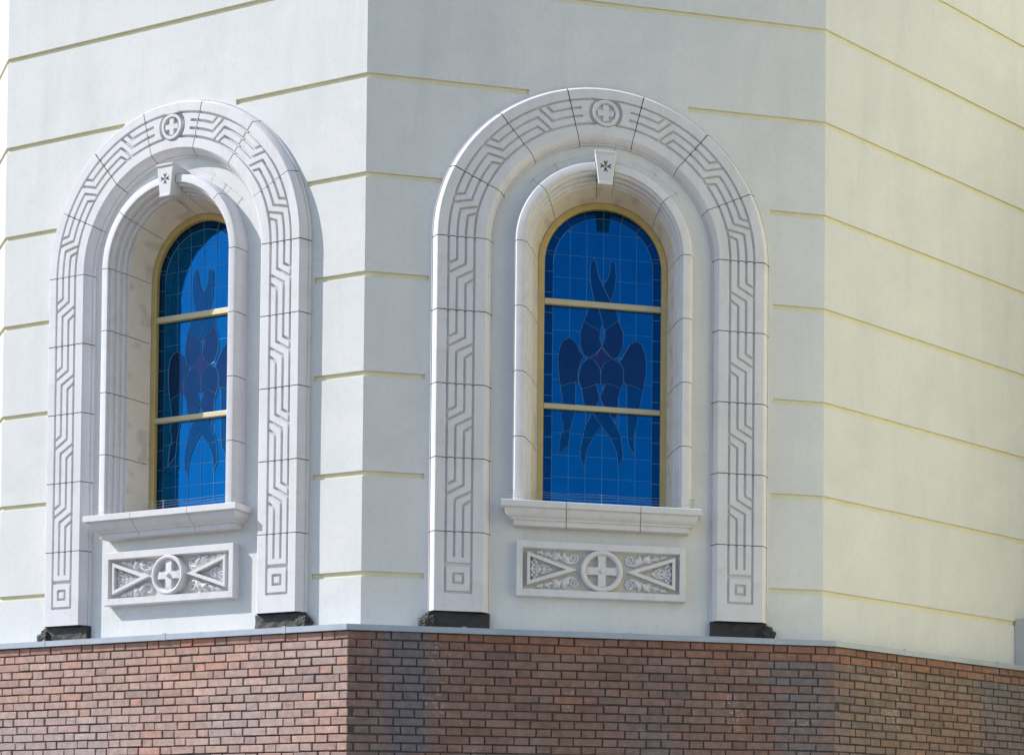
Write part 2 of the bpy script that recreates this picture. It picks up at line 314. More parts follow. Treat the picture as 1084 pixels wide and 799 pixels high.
from mathutils import noise as mn
def sstep(a_, b_, x):
    q = np.clip((x - a_) / (b_ - a_), 0, 1); return q * q * (3 - 2 * q)
brick = bpy.data.materials.new('weathered_brick'); brick.use_nodes = True
t = brick.node_tree; n = t.nodes; L_ = t.links; p = n['Principled BSDF']; p.inputs['Roughness'].default_value = .9; p.inputs['Specular IOR Level'].default_value = .15
at = n.new('ShaderNodeAttribute'); at.attribute_name = 'brick_tint'
tc = n.new('ShaderNodeTexCoord')
def noise(scale, det=6, rough=.6):
    no = n.new('ShaderNodeTexNoise'); no.inputs['Scale'].default_value = scale; no.inputs['Detail'].default_value = det; no.inputs['Roughness'].default_value = rough
    L_.new(tc.outputs['Object'], no.inputs['Vector']); return no.outputs[0]
def ramp(src, a_, b_, c0_=(0, 0, 0, 1), c1_=(1, 1, 1, 1)):
    cr = n.new('ShaderNodeValToRGB'); cr.color_ramp.elements[0].position = a_; cr.color_ramp.elements[1].position = b_
    cr.color_ramp.elements[0].color = c0_; cr.color_ramp.elements[1].color = c1_; L_.new(src, cr.inputs[0]); return cr.outputs[0]
def mix(kind, fac, a_, b_):
    mx = n.new('ShaderNodeMixRGB'); mx.blend_type = kind
    for sock, val in ((0, fac), (1, a_), (2, b_)):
        if isinstance(val, (int, float)): mx.inputs[sock].default_value = val
        elif isinstance(val, tuple): mx.inputs[sock].default_value = val
        else: L_.new(val, mx.inputs[sock])
    return mx.outputs[0]
c_ = mix('MULTIPLY', .8, at.outputs['Color'], ramp(noise(14), .25, .75, (.62, .60, .60, 1), (1.25, 1.25, 1.25, 1)))
c_ = mix('MIX', ramp(noise(2.2, 8), .55, .80, (0, 0, 0, 1), (.45, .45, .45, 1)), c_, (.36, .31, .31, 1))      # lime bloom
c_ = mix('MIX', ramp(noise(55, 4), .62, .74, (0, 0, 0, 1), (.5, .5, .5, 1)), c_, (.10, .08, .08, 1))         # pits
c_ = mix('MIX', ramp(mix('MULTIPLY', 1.0, noise(34, 3), ramp(noise(1.7, 3), .42, .66)), .49, .56, (0, 0, 0, 1), (.45, .45, .45, 1)), c_, (.42, .38, .36, 1))   # salt specks
L_.new(c_, p.inputs['Base Color'])
b_ = n.new('ShaderNodeBump'); b_.inputs['Strength'].default_value = .55; b_.inputs['Distance'].default_value = .01
L_.new(noise(70, 8, .75), b_.inputs['Height']); L_.new(b_.outputs[0], p.inputs['Normal'])

PIT = .0754
def brick_face(key, i, ang, L):
    d = .258
    P = offs(d); A_ = P[i]; Lx = (P[i + 1] - P[i]).length
    V = []; F = []; C = []
    rows = int((Z0 + ZC0) / PIT)
    for r in range(rows):
        zt = ZC0 - .006 - r * PIT
        u = -.39 + (.195 if r % 2 else 0) + rng.normal(0, .008); k = 0
        while u < Lx:
            head = k % 2; k += 1
            wd = (.12 if head else .25) + rng.normal(0, .003)
            a_, b_ = u + .006, u + wd + .0045; u += wd + .0104
            a_ = max(a_, .001); b_ = min(b_, Lx - .001)
            if b_ < .05 or a_ > Lx - .05: continue
            if a_ < .05: a_ = .001
            if b_ > Lx - .056: b_ = Lx - .001
            z1 = zt + rng.normal(0, .0012); z0 = z1 - .0625 + rng.normal(0, .0015)
            dj = rng.normal(0, .0022); bv = .0035; tl = rng.normal(0, .0012, 4)
            o = len(V)
            for (uu, zz) in ((a_, z0), (b_, z0), (b_, z1), (a_, z1)): V.append((uu, .05, zz))
            for q, (uu, zz) in enumerate(((a_, z0), (b_, z0), (b_, z1), (a_, z1))): V.append((uu + tl[q], bv - dj, zz + tl[3 - q]))
            for q, (uu, zz) in enumerate(((a_ + bv, z0 + bv), (b_ - bv, z0 + bv), (b_ - bv, z1 - bv), (a_ + bv, z1 - bv))): V.append((uu + tl[q], -dj + tl[q] * .5, zz + tl[3 - q]))
            for q in range(4):
                s = (q + 1) % 4
                F.append((o + q, o + s, o + 4 + s, o + 4 + q)); F.append((o + 4 + q, o + 4 + s, o + 8 + s, o + 8 + q))
            F.append((o + 8, o + 9, o + 10, o + 11))
            # fired colour of this brick, drifting slowly along the wall, plus water stains with soft edges
            um = (a_ + b_) / 2 - .07
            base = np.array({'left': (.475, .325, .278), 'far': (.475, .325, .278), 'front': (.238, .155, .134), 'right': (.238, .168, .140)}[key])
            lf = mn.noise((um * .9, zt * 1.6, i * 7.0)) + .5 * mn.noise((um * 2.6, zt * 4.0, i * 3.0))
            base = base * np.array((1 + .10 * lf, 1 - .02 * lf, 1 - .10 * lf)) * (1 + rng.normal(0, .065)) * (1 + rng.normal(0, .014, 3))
            rr = rng.random()
            if rr < .05: base = base * np.array((.80, .83, .87))
            elif rr < .10: base = base * np.array((1.16, 1.0, .92))
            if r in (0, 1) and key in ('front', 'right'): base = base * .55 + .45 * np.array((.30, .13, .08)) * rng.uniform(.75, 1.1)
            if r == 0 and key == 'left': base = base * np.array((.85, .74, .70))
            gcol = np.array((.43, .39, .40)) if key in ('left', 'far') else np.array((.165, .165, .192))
            for vx, vy, vz in V[o:o + 12]:
                q = vx - .07; nz_ = .10 * mn.noise((q * 5, vz * 3, 2.0 + i)) + .05 * mn.noise((q * 16, vz * 12, 4.0))
                def bandf(x0, x1, soft): return float(sstep(x0 - soft, x0 + soft, q + nz_) * (1 - sstep(x1 - soft, x1 + soft, q + nz_)))
                g_ = 0
                if key == 'front':
                    g_ = .80 * bandf(.24, .60, .05) + .45 * bandf(-.05, .24, .08) * (.5 + .5 * mn.noise((q * 6, vz * 2.2, 9)))
                    if r > 1: g_ = max(g_, .70 * bandf(3.70, 3.90, .05), .60 * bandf(4.02, 4.22, .05))
                    g_ = max(g_, .30 * bandf(2.3, 2.75, .15) * (1 if r > 8 else 0))
                if key == 'right' and r > 1: g_ = max(.60 * bandf(1.85, 2.50, .12), .35 * bandf(-.1, .16, .05))
                if key == 'left':
                    d1 = math.hypot((q - 1.05) / 1.0, (vz + 6.0) / .40); d2 = math.hypot((q - 3.1) / .5, (vz + 5.75) / .45)
                    g_ = max(0, .75 - d1 * .55, .55 - d2 * .5) * (.75 + 1.2 * nz_ * 4)
                g_ = min(max(g_, 0), .9)
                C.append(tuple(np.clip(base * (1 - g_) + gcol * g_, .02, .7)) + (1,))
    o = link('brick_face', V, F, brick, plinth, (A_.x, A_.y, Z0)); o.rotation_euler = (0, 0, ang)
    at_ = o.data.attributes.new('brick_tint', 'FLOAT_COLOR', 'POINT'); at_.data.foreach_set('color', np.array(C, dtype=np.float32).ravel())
for i, (key, A_, B_, ang, L) in enumerate(FACETS): brick_face(key, i, ang, L)

# ---------------------------------------------------------------- carved stone arch (17 blocks) as height fields
RA, RB, RC, RD = 1.387, 1.312, 1.237, 1.161
GW0, GW1, GDEP = .0070, .0120, .024
def seg_dist(s, v, segs):
    d = np.full(s.shape, 9.)
    for (s0, v0, s1, v1) in segs:
        ds, dv = s1 - s0, v1 - v0; l2 = ds * ds + dv * dv + 1e-12
        q = np.clip(((s - s0) * ds + (v - v0) * dv) / l2, 0, 1)
        d = np.minimum(d, np.hypot(s - s0 - q * ds, v - v0 - q * dv))
    return d
def sstep(a_, b_, x):
    q = np.clip((x - a_) / (b_ - a_), 0, 1); return q * q * (3 - 2 * q)
FLANK = [(0, 0), (.001, .030), (.005, .034), (.008, .034), (.011, .026), (.014, .037), (.024, .058), (.036, .078), (.049, .093), (.059, .1)]
FRONT_D = .1
def arch_cols():
    inn = [(1.0 + x, d) for x, d in FLANK]; out = [(1.54 - x, d) for x, d in FLANK][::-1]
    mid = list(np.arange(1.064, 1.095, .01)) + list(np.arange(1.098, 1.424, .0038)) + list(np.arange(1.43, 1.479, .01))
    rr = [x for x, d in inn] + mid + [x for x, d in out]
    dd = [d for x, d in inn] + [FRONT_D] * len(mid) + [d for x, d in out]
    return np.array(rr), np.array(dd)
RR, DD = arch_cols()
def fret(L):
    f = L / .668
    return [(0, RA, L, RA), (0, RD, L, RD),
            (0, RB, .205 * f, RB), (.205 * f, RB, .25 * f, RA), (0, RC, .245 * f, RC), (.245 * f, RC, .335 * f, RA),
            (.295 * f, RD, .38 * f, RB), (.38 * f, RB, L, RB), (.375 * f, RD, .43 * f, RC), (.43 * f, RC, L, RC)]
def arch_stone(kind, lo, hi, segs, sg, parent, off):
    """kind 'arch': lo/hi are angles from the crown; 'pier': distances below the springing"""
    gap = .0036
    L = (hi - lo) * (1.274 if kind != 'pier' else 1)
    nr = max(8, int(L / .0042))
    s = np.linspace(0, L, nr)
    ss, rr = np.meshgrid(s, RR, indexing='ij')
    dd = np.broadcast_to(DD, ss.shape).copy()
    if kind == 'crown':
        ss = ss - L / 2
        rho = np.hypot(ss, rr - 1.26); band = np.abs(rr - 1.274) < .105
        g = 1 - sstep(GW0, GW1, seg_dist(ss, rr, segs))
        g = g * (rho > .152)
        h = FRONT_D - GDEP * g
        rec = sstep(.150, .156, rho)
        h = np.where((rho < .156) & (rho > .122) & (np.abs(rr - 1.274) < .118), FRONT_D - .034 * (1 - rec), h)
        h = np.where(rho <= .127, FRONT_D + .012 - .046 * sstep(.119, .127, rho), h)
        h = np.where(rho < .092, FRONT_D + .012 - .030 * (1 - sstep(.084, .092, rho)), h)
        ax, ay = np.abs(ss), np.abs(rr - 1.26)
        cr = np.minimum(sstep(.031, .024, np.minimum(ax, ay)), sstep(.083, .076, np.maximum(ax, ay)))
        h = np.where(rho < .092, np.maximum(h, FRONT_D - .018 + .026 * cr), h)
        front = (rr > 1.064) & (rr < 1.476)
        dd = np.where(front, h, dd)
    else:
        g = 1 - sstep(GW0, GW1, seg_dist(ss, rr, segs)); dd = dd - GDEP * g * ((rr > 1.08) & (rr < 1.46))
    dd = dd + rng.normal(0, .0008)
    if kind == 'pier':
        x = sg * rr; z = ZS - (lo + gap + ss * (L - 2 * gap) / L)
    else:
        x0 = (ss + L / 2 if kind == 'crown' else ss) / L
        ph = lo + gap / 1.27 + x0 * (hi - lo - 2 * gap / 1.27)
        x = sg * rr * np.sin(ph); z = ZS + rr * np.cos(ph)
    nc = len(RR)
    V = np.stack([x, -dd, z], -1).reshape(-1, 3)
    F = grid_faces(nr, nc)
    if sg < 0: F = F[:, ::-1]
    F = [tuple(int(q) for q in f) for f in F]
    e0 = list(range(nc)); e1 = list(range((nr - 1) * nc, nr * nc))
    F += [tuple(e0 if sg > 0 else e0[::-1]), tuple(e1[::-1] if sg > 0 else e1)]
    return link('stone_block', V, F, None, parent, off, smooth=28, mats=[stone, dark_joint], mids=[0] * (len(F) - 2) + [1, 1])
def build_arch(parent, off):
    th0 = math.radians(13.5); dth = math.radians(25.5); H = .668
    stub = [(-.4, RA, .4, RA), (-.4, RD, .4, RD)] + [(q * .228, r, q * .4, r) for q in (-1, 1) for r in (RB, RC)]
    arch_stone('crown', -th0, th0, stub, 1, parent, off)
    for sg in (-1, 1):
        for k in range(3):
            arch_stone('arch', th0 + k * dth, th0 + (k + 1) * dth, fret(1.274 * dth), sg, parent, off)
        for k in range(4):
            arch_stone('pier', k * H, (k + 1) * H, fret(H), sg, parent, off)
        lo = 4 * H; Lb = 4.826 + ZS - lo; zz = lambda q: -q + ZS - lo        # datum z -> distance along this block
        bx, by = (RA + RD) / 2, zz(-4.528)
        sq = [(by - .042, bx - .042, by - .042, bx + .042), (by + .042, bx - .042, by + .042, bx + .042),
              (by - .042, bx - .042, by + .042, bx - .042), (by - .042, bx + .042, by + .042, bx + .042)]
        arch_stone('pier', lo, lo + Lb, [(0, RA, zz(-4.652), RA), (0, RD, zz(-4.652), RD), (0, RB, zz(-4.325), RB), (0, RC, zz(-4.325), RC),
                                        (zz(-4.396), RA, zz(-4.396), RD), (zz(-4.406), RA, zz(-4.406), RD), (zz(-4.652), RA, zz(-4.652), RD)] + sq, sg, parent, off)

# ---------------------------------------------------------------- window: casing, keystone, sill, frame, bars, stained pane
SILL_T = -3.815
CAS = [(.813, 0.0), (.812, .070), (.806, .100), (.802, .106), (.787, .134), (.783, .136), (.720, .136), (.715, .132), (.713, .122)]
def ribs(p0, p1, n, h):
    """n rounded ribs with sharp valleys along the line p0-p1, bulging into the opening"""
    (r0, d0), (r1, d1) = p0, p1; L = math.hypot(r1 - r0, d1 - d0); tx, ty = (r1 - r0) / L, (d1 - d0) / L; nx, ny = ty, -tx
    if nx > 0: nx, ny = -nx, -ny
    out = []
    for k in range(n):
        for q in range(7):
            a_ = (k + q / 6 * .90 + .05) / n; s = h * math.sin(math.pi * q / 6) ** .6 if 0 < q < 6 else -.006
            out.append((r0 + (r1 - r0) * a_ + nx * s, d0 + (d1 - d0) * a_ + ny * s))
    return out
CAS += ribs((.712, .118), (.662, -.045), 3, .0125) + [(.655, -.052), (.650, -.056), (.606, -.30)]
def sweep(prof, path, closed_prof=False):
    """path: list of ('arch',phi) or ('leg',sg,z) stations -> vertex grid; the profile is (r,d)"""
    V = []
    for st in path:
        for r, d in prof:
            if st[0] == 'a': V.append((r * math.sin(st[1]), -d, ZS + r * math.cos(st[1])))
            else: V.append((st[1] * r, -d, st[2]))
    return V
def casing_stone(path, parent, off):
    V = sweep(CAS, path); nr, nc = len(path), len(CAS)
    F = [tuple(int(q) for q in f[::-1]) for f in grid_faces(nr, nc)]
    mids = [1 if (k % (nc - 1)) == nc - 2 else 0 for k in range(len(F))]
    e0 = list(range(nc)); e1 = list(range((nr - 1) * nc, nr * nc)); F += [tuple(e0), tuple(e1[::-1])]; mids += [2, 2]
    return link('casing_stone', V, F, None, parent, off, smooth=33, mats=[stone, reveal_stone, dark_joint], mids=mids)
def build_casing(parent, off):
    g = .0029; k0 = math.radians(6.6); k1 = math.radians(48)
    for sg in (-1, 1):
        for a_, b_ in ((k0, k1), (k1, math.pi / 2)):
            ph = np.linspace(a_ + g * 1.3, b_ - g * 1.3, 22) * sg
            if sg < 0: ph = ph[::-1]
            casing_stone([('a', float(q)) for q in ph], parent, off)
        hs = (ZS - SILL_T) / 4
        for k in range(4):
            z1, z0 = ZS - k * hs - g, (ZS - (k + 1) * hs + g if k < 3 else SILL_T - .012)
            zz = np.linspace(z1, z0, 3)
            if sg < 0: zz = zz[::-1]
            casing_stone([('l', sg, float(q)) for q in zz], parent, off)
    casing_stone([('a', float(q)) for q in np.linspace(-k0 + g, k0 - g, 6)], parent, off)
def build_keystone(parent, off):
    # tapered block; the front is a height field with four wedge-shaped pits forming a cross pattee
    n1, n2 = 80, 120; zt, zb = -.560, -.872
    q, pz = np.meshgrid(np.linspace(-1, 1, n1), np.linspace(zt, zb, n2), indexing='ij')
    half = .062 + (.099 - .062) * (pz - zb) / (zt - zb); u = q * half
    d = .176 + .010 * sstep(-.590, -.578, pz) + .006 * sstep(-.846, -.852, pz)
    edge = np.minimum(half - np.abs(u), np.minimum(zt - pz, pz - zb)); d = d - .006 * (1 - sstep(0, .006, edge))
    pit = np.zeros(u.shape, bool)
    cz = -.700; ax, ay = np.abs(u), np.abs(pz - cz)
    for A_, B_ in ((ax, ay), (ay, ax)):
        wdg = (A_ > .006) & (A_ < .050) & (B_ < .0035 + (A_ - .006) * .38) & ~((A_ > .036) & (B_ < (A_ - .036) * .9))
        d = np.where(wdg, d - .016, d); pit |= wdg
    V = [tuple(v) for v in np.stack([u, -d, pz], -1).reshape(-1, 3)]
    F = [tuple(int(x) for x in f) for f in grid_faces(n1, n2)]
    # sides back to the wall
    bd = [i * n2 for i in range(n1)] + [(n1 - 1) * n2 + j for j in range(1, n2)] + [i * n2 + n2 - 1 for i in range(n1 - 2, -1, -1)] + [j for j in range(n2 - 2, 0, -1)]
    b0 = len(V)
    for k in bd: V.append((V[k][0], .02, max(V[k][2], -.762)))
    m_ = len(bd)
    for k in range(m_): F.append((bd[k], b0 + k, b0 + (k + 1) % m_, bd[(k + 1) % m_]))
    bmx = bmesh.new(); vs = [bmx.verts.new(v) for v in V]
    for f in F: bmx.faces.new([vs[i] for i in f])
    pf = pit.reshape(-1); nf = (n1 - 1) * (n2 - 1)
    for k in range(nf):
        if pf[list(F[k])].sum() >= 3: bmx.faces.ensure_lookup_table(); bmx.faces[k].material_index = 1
    o = link_bm('keystone', bmx, stone, parent, off, smooth=30); o.data.materials.append(pit_dark)
def build_sill(parent, off):
    T = SILL_T
    prof = [(.0, T + .004), (.206, T), (.212, T - .005), (.212, T - .056), (.208, T - .060), (.184, T - .062), (.182, T - .078), (.176, T - .098), (.163, T - .118),
            (.146, T - .132), (.128, T - .140), (.126, T - .156), (.108, T - .158), (.106, T - .200), (.102, T - .206), (.0, T - .208)]
    cuts = [-9, -.325, .345, 9]
    prof = prof[1:-1]; V = []; F = []
    for a_, b_ in zip(cuts, cuts[1:]):
        o = len(V)
        for d, z in prof:
            hw = .9 - (.212 - d)
            x0, x1 = max(-hw, a_ + .0028), min(hw, b_ - .0028)
            V += [(x0, -.001, z), (x0, -d, z), (x1, -d, z), (x1, -.001, z)]
        nl = len(prof)
        for k in range(nl - 1):
            for q in range(4): F.append((o + 4 * k + q, o + 4 * k + (q + 1) % 4, o + 4 * k + 4 + (q + 1) % 4, o + 4 * k + 4 + q))
        F += [(o + 3, o + 2, o + 1, o), tuple(o + 4 * (nl - 1) + q for q in range(4))]
    bmx = bmesh.new(); vs = [bmx.verts.new(v) for v in V]
    for f in F: bmx.faces.new([vs[i] for i in f])
    # the deep flat of the sill inside the opening
    box(bmx, (-.66, .002, SILL_T - .05), (.66, .30, SILL_T + .002))
    link_bm('sill', bmx, stone, parent, off, smooth=24)
def arch_outline(r, zb, n=40):
    return [(-r, zb)] + [(-r * math.cos(math.pi * k / n), ZS + r * math.sin(math.pi * k / n)) for k in range(n + 1)] + [(r, zb)]
def build_frame(parent, off):
    prof = [(.603, -.34), (.603, -.286), (.597, -.281), (.552, -.281), (.546, -.286), (.544, -.34)]
    path = [('l', -1, SILL_T)] + [('a', float(q)) for q in np.linspace(-math.pi / 2, math.pi / 2, 49)] + [('l', 1, SILL_T)]
    V = sweep(prof, path); F = [tuple(int(q) for q in f[::-1]) for f in grid_faces(len(path), len(prof))]
    bmx = bmesh.new(); vs = [bmx.verts.new(v) for v in V]
    for f in F: bmx.faces.new([vs[i] for i in f])
    box(bmx, (-.544, .283, SILL_T), (.544, .34, SILL_T + .055))
    link_bm('frame', bmx, gold, parent, off, smooth=30)
    for z0, z1 in ((-1.832, -1.776), (-2.818, -2.768)):
        bmx = bmesh.new(); box(bmx, (-.5435, .283, z0), (.5435, .335, z1), .005); link_bm('glazing_bar', bmx, pale_gold, parent, off)
    bmx = bmesh.new(); prism(bmx, arch_outline(.545, SILL_T + .05), -.335, -.32)
    pane = link_bm('glass_pane', bmx, g_blue, parent, off)
    # border glass ring
    o_, i_ = arch_outline(.5435, SILL_T + .056), arch_outline(.467, SILL_T + .056)
    bmx = bmesh.new()
    def ring(d): return [bmx.verts.new((u, -d, z)) for u, z in o_], [bmx.verts.new((u, -d, z)) for u, z in i_]
    fo, fi = ring(-.3185); bo, bi = ring(-.3198)
    for k in range(len(o_) - 1):
        bmx.faces.new((fo[k], fo[k + 1], fi[k + 1], fi[k])); bmx.faces.new((bo[k], bi[k], bi[k + 1], bo[k + 1]))
        bmx.faces.new((fo[k], bo[k], bo[k + 1], fo[k + 1])); bmx.faces.new((fi[k], fi[k + 1], bi[k + 1], bi[k]))
    link_bm('border_glass', bmx, g_border, pane)
    for nm, polys, m_, dd in (('wing_glass', FILL_blue, g_navy, -.3166), ('wing_glass', FILL_purple, g_purple, -.3162), ('diamond_glass', FILL_rose, g_rose, -.3158)):
        bmx = bmesh.new()
        for pl in polys: prism(bmx, pl, -.3192, dd)
        link_bm(nm, bmx, m_, pane)
    bmx = bmesh.new()
    for k in range(-3, 4):
        x = .1555 * k; zt = ZS + math.sqrt(max(0, .467 ** 2 - x * x)) if abs(k) < 3 else ZS
        box(bmx, (x - .002, .3170, SILL_T + .05), (x + .002, .3195, zt))
    for z in (-1.12, -1.344, -1.558, -2.06, -2.29, -2.529, -3.034, -3.246, -3.449, -3.62):
        hw = .467 if z < ZS else math.sqrt(.467 ** 2 - (z - ZS) ** 2)
        box(bmx, (-hw, .3172, z - .002), (hw, .3195, z + .002))
    for k in range(-1, 11):
        z = -1.51 - .196 * k
        if z < SILL_T + .08: continue
        for sg in (-1, 1):
            a_, b_ = sorted((sg * .467, sg * .544)); box(bmx, (a_, .3164, z - .0025), (b_, .3190, z + .0025))
    for q in range(-4, 5):
        ph = math.radians(q * 20 + 10 * 0); tube(bmx, [(r * math.sin(ph), .3175, ZS + r * math.cos(ph)) for r in (.467, .544)], .003, 5)
    tube(bmx, [(.467 * math.sin(q), .3175, ZS + .467 * math.cos(q)) for q in np.linspace(-1.5708, 1.5708, 40)], .003, 5)
    for ln in LINES: tube(bmx, [(u, .3155, z) for u, z in ln], .0030, 5)
    link_bm('lead_came', bmx, lead, pane)

# ---------------------------------------------------------------- carved panel under the window
PZ = -4.400
def capsules(xx, yy, prims, fat=1.0):
    h = np.zeros(xx.shape)
    for pts in prims:
        for (x0, y0, r0), (x1, y1, r1) in zip(pts, pts[1:]):
            dx, dy = x1 - x0, y1 - y0; l2 = dx * dx + dy * dy + 1e-9
            q = np.clip(((xx - x0) * dx + (yy - y0) * dy) / l2, 0, 1)
            r = (r0 + q * (r1 - r0)) * fat; dist = np.hypot(xx - x0 - q * dx, yy - y0 - q * dy)
            h = np.maximum(h, np.sqrt(np.maximum(0, r * r - dist * dist)))
    return h
spi = [(705 + (58 - 44 * k / 30) * math.cos(math.radians(100 - k * 18)), 222 + (58 - 44 * k / 30) * math.sin(math.radians(100 - k * 18)), 16 - 5 * k / 30) for k in range(31)]
SCROLL = [[(x, y, r / 1.2) for x, y, r in spi], [(694, 281, 18), (650, 285, 18), (600, 262, 18), (550, 232, 16), (505, 222, 14)],
          [(640, 275, 18), (618, 235, 26), (588, 205, 26), (592, 160, 14)], [(610, 250, 15), (575, 225, 20), (572, 180, 12)], [(650, 262, 10), (638, 215, 17), (628, 195, 10)],
          [(550, 232, 20), (515, 195, 28), (478, 162, 17)], [(540, 230, 15), (530, 190, 19), (522, 158, 12)], [(530, 228, 18), (490, 215, 24), (455, 190, 13)], [(520, 232, 13), (480, 240, 18), (450, 240, 12)],
          [(450, 218, 12), (415, 200, 19), (372, 180, 18), (350, 178, 10)], [(415, 200, 13), (402, 165, 14)], [(400, 200, 10), (370, 205, 13)],
          [(350, 190, 9), (318, 175, 19), (275, 158, 17), (250, 156, 10)], [(318, 175, 10), (318, 150, 13)], [(300, 172, 10), (275, 180, 12)]]
lob = [(206, 292, 20), (236, 262, 22), (262, 292, 22), (225, 322, 22), (212, 352, 18), (268, 335, 20), (296, 352, 20), (335, 322, 20), (368, 318, 16), (352, 346, 18), (396, 338, 18), (420, 356, 15), (440, 366, 12), (300, 318, 12)]
LEAF = [[(x, y, r), (x + (14 if i % 2 else 6), y + 6, r * .7)] for i, (x, y, r) in enumerate(lob)]
LEAF += [[(x, 740 - y, r), (x2, 740 - y2, r2)] for (x, y, r), (x2, y2, r2) in LEAF]
LEAF += [[(195, 370, 16), (300, 370, 14), (440, 370, 9)]] + [[(x, 371, r), (x + 1, 371, r)] for x, r in ((466, 12), (490, 10), (513, 9), (535, 8), (554, 6))]
def relief(name, prims, box_, sx, sy, parent, off, amp=1.75, fat=1.2):
    st = 2.6; K = .00075
    xs = np.arange(box_[0], box_[1], st); ys = np.arange(box_[2], box_[3], st)
    xx, yy = np.meshgrid(xs, ys, indexing='ij')
    h = capsules(xx, yy, prims, fat) * K * amp; h = h - .003 * np.cos(xx * .35 + yy * .2) * (h > .008) * .25
    u = sx * (xx - 1046) * K; z = PZ + sy * (373 - yy) * K
    nc = len(ys); on = h > .0005
    V = np.stack([u, -(.020 + np.where(on, h, -.004)), z], -1).reshape(-1, 3)
    F = grid_faces(len(xs), nc); onf = on.reshape(-1)
    F = F[onf[F].any(1)]
    if sx * sy > 0: F = F[:, ::-1]
    use = np.unique(F); rm = np.full(len(V), -1); rm[use] = np.arange(len(use))
    return link(name, V[use], [tuple(int(q) for q in f) for f in rm[F]], stone, parent, off, smooth=60)
def build_panel(parent, off):
    U, ZT, ZB = .766, -4.150, -4.655; iu, it, ib = .715, -4.214, -4.590
    bmx = bmesh.new()
    O = [(-U, ZB), (U, ZB), (U, ZT), (-U, ZT)]; I = [(-iu, ib), (iu, ib), (iu, it), (-iu, it)]
    J = [(-iu + .012, ib + .012), (iu - .012, ib + .012), (iu - .012, it - .012), (-iu + .012, it - .012)]
    lay = [(O, 0.), (O, .076), ([(u * .9955, z + (.004 if z == ZB else -.004)) for u, z in O], .081), (I, .081), (J, .020)]
    R = [[bmx.verts.new((u, -d, z)) for u, z in pl] for pl, d in lay]
    for A_, B_ in zip(R, R[1:]):
        for k in range(4): bmx.faces.new((A_[k], A_[(k + 1) % 4], B_[(k + 1) % 4], B_[k]))
    link_bm('panel_frame', bmx, stone, parent, off)
    bmx = bmesh.new(); prism(bmx, [(u * .9999, z) for u, z in J], -.002, .0202); link_bm('back_plate', bmx, recess_dirt_shade, parent, off)
    # ringed cross
    bmx = bmesh.new(); N = 64
    prof = [(.192, .008), (.190, .074), (.184, .083), (.172, .088), (.158, .085), (.150, .077), (.147, .060), (.141, .050), (.139, .008)]
    R = [[bmx.verts.new((r * math.cos(2 * math.pi * k / N), -d, PZ + r * math.sin(2 * math.pi * k / N))) for k in range(N)] for r, d in prof]
    for A_, B_ in zip(R, R[1:]):
        for k in range(N): bmx.faces.new((A_[k], A_[(k + 1) % N], B_[(k + 1) % N], B_[k]))
    link_bm('ring_moulding', bmx, stone, parent, off, smooth=30)
    bmx = bmesh.new(); arm = []
    for q in range(4):
        ca, sa = math.cos(q * math.pi / 2), math.sin(q * math.pi / 2)
        for x, y in ((.030, -.030), (.085, -.032), (.146, -.044), (.146, .044), (.085, .032)):
            arm.append((x * ca - y * sa, PZ + x * sa + y * ca))
    prism(bmx, arm, .009, .066, .006)
    bmesh.ops.create_uvsphere(bmx, u_segments=16, v_segments=8, radius=.021, matrix=Matrix.Translation((0, -.068, PZ)))
    link_bm('cross', bmx, stone, parent, off, smooth=30)
    for sx in (-1, 1):
        bmx = bmesh.new()
        o_ = [(sx * .672, PZ + .153), (sx * .672, PZ - .153), (sx * .226, PZ)]; i_ = [(sx * .643, PZ + .109), (sx * .643, PZ - .109), (sx * .322, PZ)]
        R = []
        for pl, d in ((o_, .009), (o_, .072), ([(u * .995, PZ + (z - PZ) * .985) for u, z in o_], .077), ([(u * 1.004, PZ + (z - PZ) * 1.02) for u, z in i_], .077), (i_, .072), (i_, .009)):
            R.append([bmx.verts.new((u, -d, z)) for u, z in pl])
        for A_, B_ in zip(R, R[1:]):
            for k in range(3): bmx.faces.new((A_[k], A_[(k + 1) % 3], B_[(k + 1) % 3], B_[k]))
        link_bm('triangle_moulding', bmx, stone, parent, off)
        relief('leaf_cluster', LEAF, (178, 575, 225, 515), -sx, 1, parent, off, 1.7, 1.22)
        for sy in (-1, 1): relief('scroll_leaf', SCROLL, (232, 800, 128, 318), -sx, sy, parent, off)

# ---------------------------------------------------------------- small things
def build_bitumen(sg, parent_loc, ang, label, grp):
    bmx = bmesh.new(); box(bmx, (min(sg * 1.0, sg * 1.53), -.055, 0), (max(sg * 1.0, sg * 1.53), -.002, .162))
    bmesh.ops.subdivide_edges(bmx, edges=bmx.edges[:], cuts=12, use_grid_fill=True)
    for v in bmx.verts: v.co += .010 * mn.noise_vector(v.co * 14) * Vector((.3, 1, .0))
    b2 = bmesh.new(); bmesh.ops.create_icosphere(b2, subdivisions=4, radius=1)
    for v in b2.verts:
        q = v.co.copy(); s = 1 + .25 * mn.noise(q * 2.1) + .16 * mn.noise(q * 5) + .09 * mn.noise(q * 11)
        v.co = Vector((sg * 1.530 + q.x * .085 * s, -.045 + q.y * .050 * s, max(0.001, .058 + q.z * .085 * s)))
        if v.co.y > -.003: v.co.y = -.003
    me = bpy.data.meshes.new('tmp'); b2.to_mesh(me); b2.free(); bmx.from_mesh(me); bpy.data.meshes.remove(me)
    o = link_bm('bitumen_block', bmx, bitumen, None, parent_loc); o.rotation_euler = (0, 0, ang)
    return tag(o, label, 'block', grp)
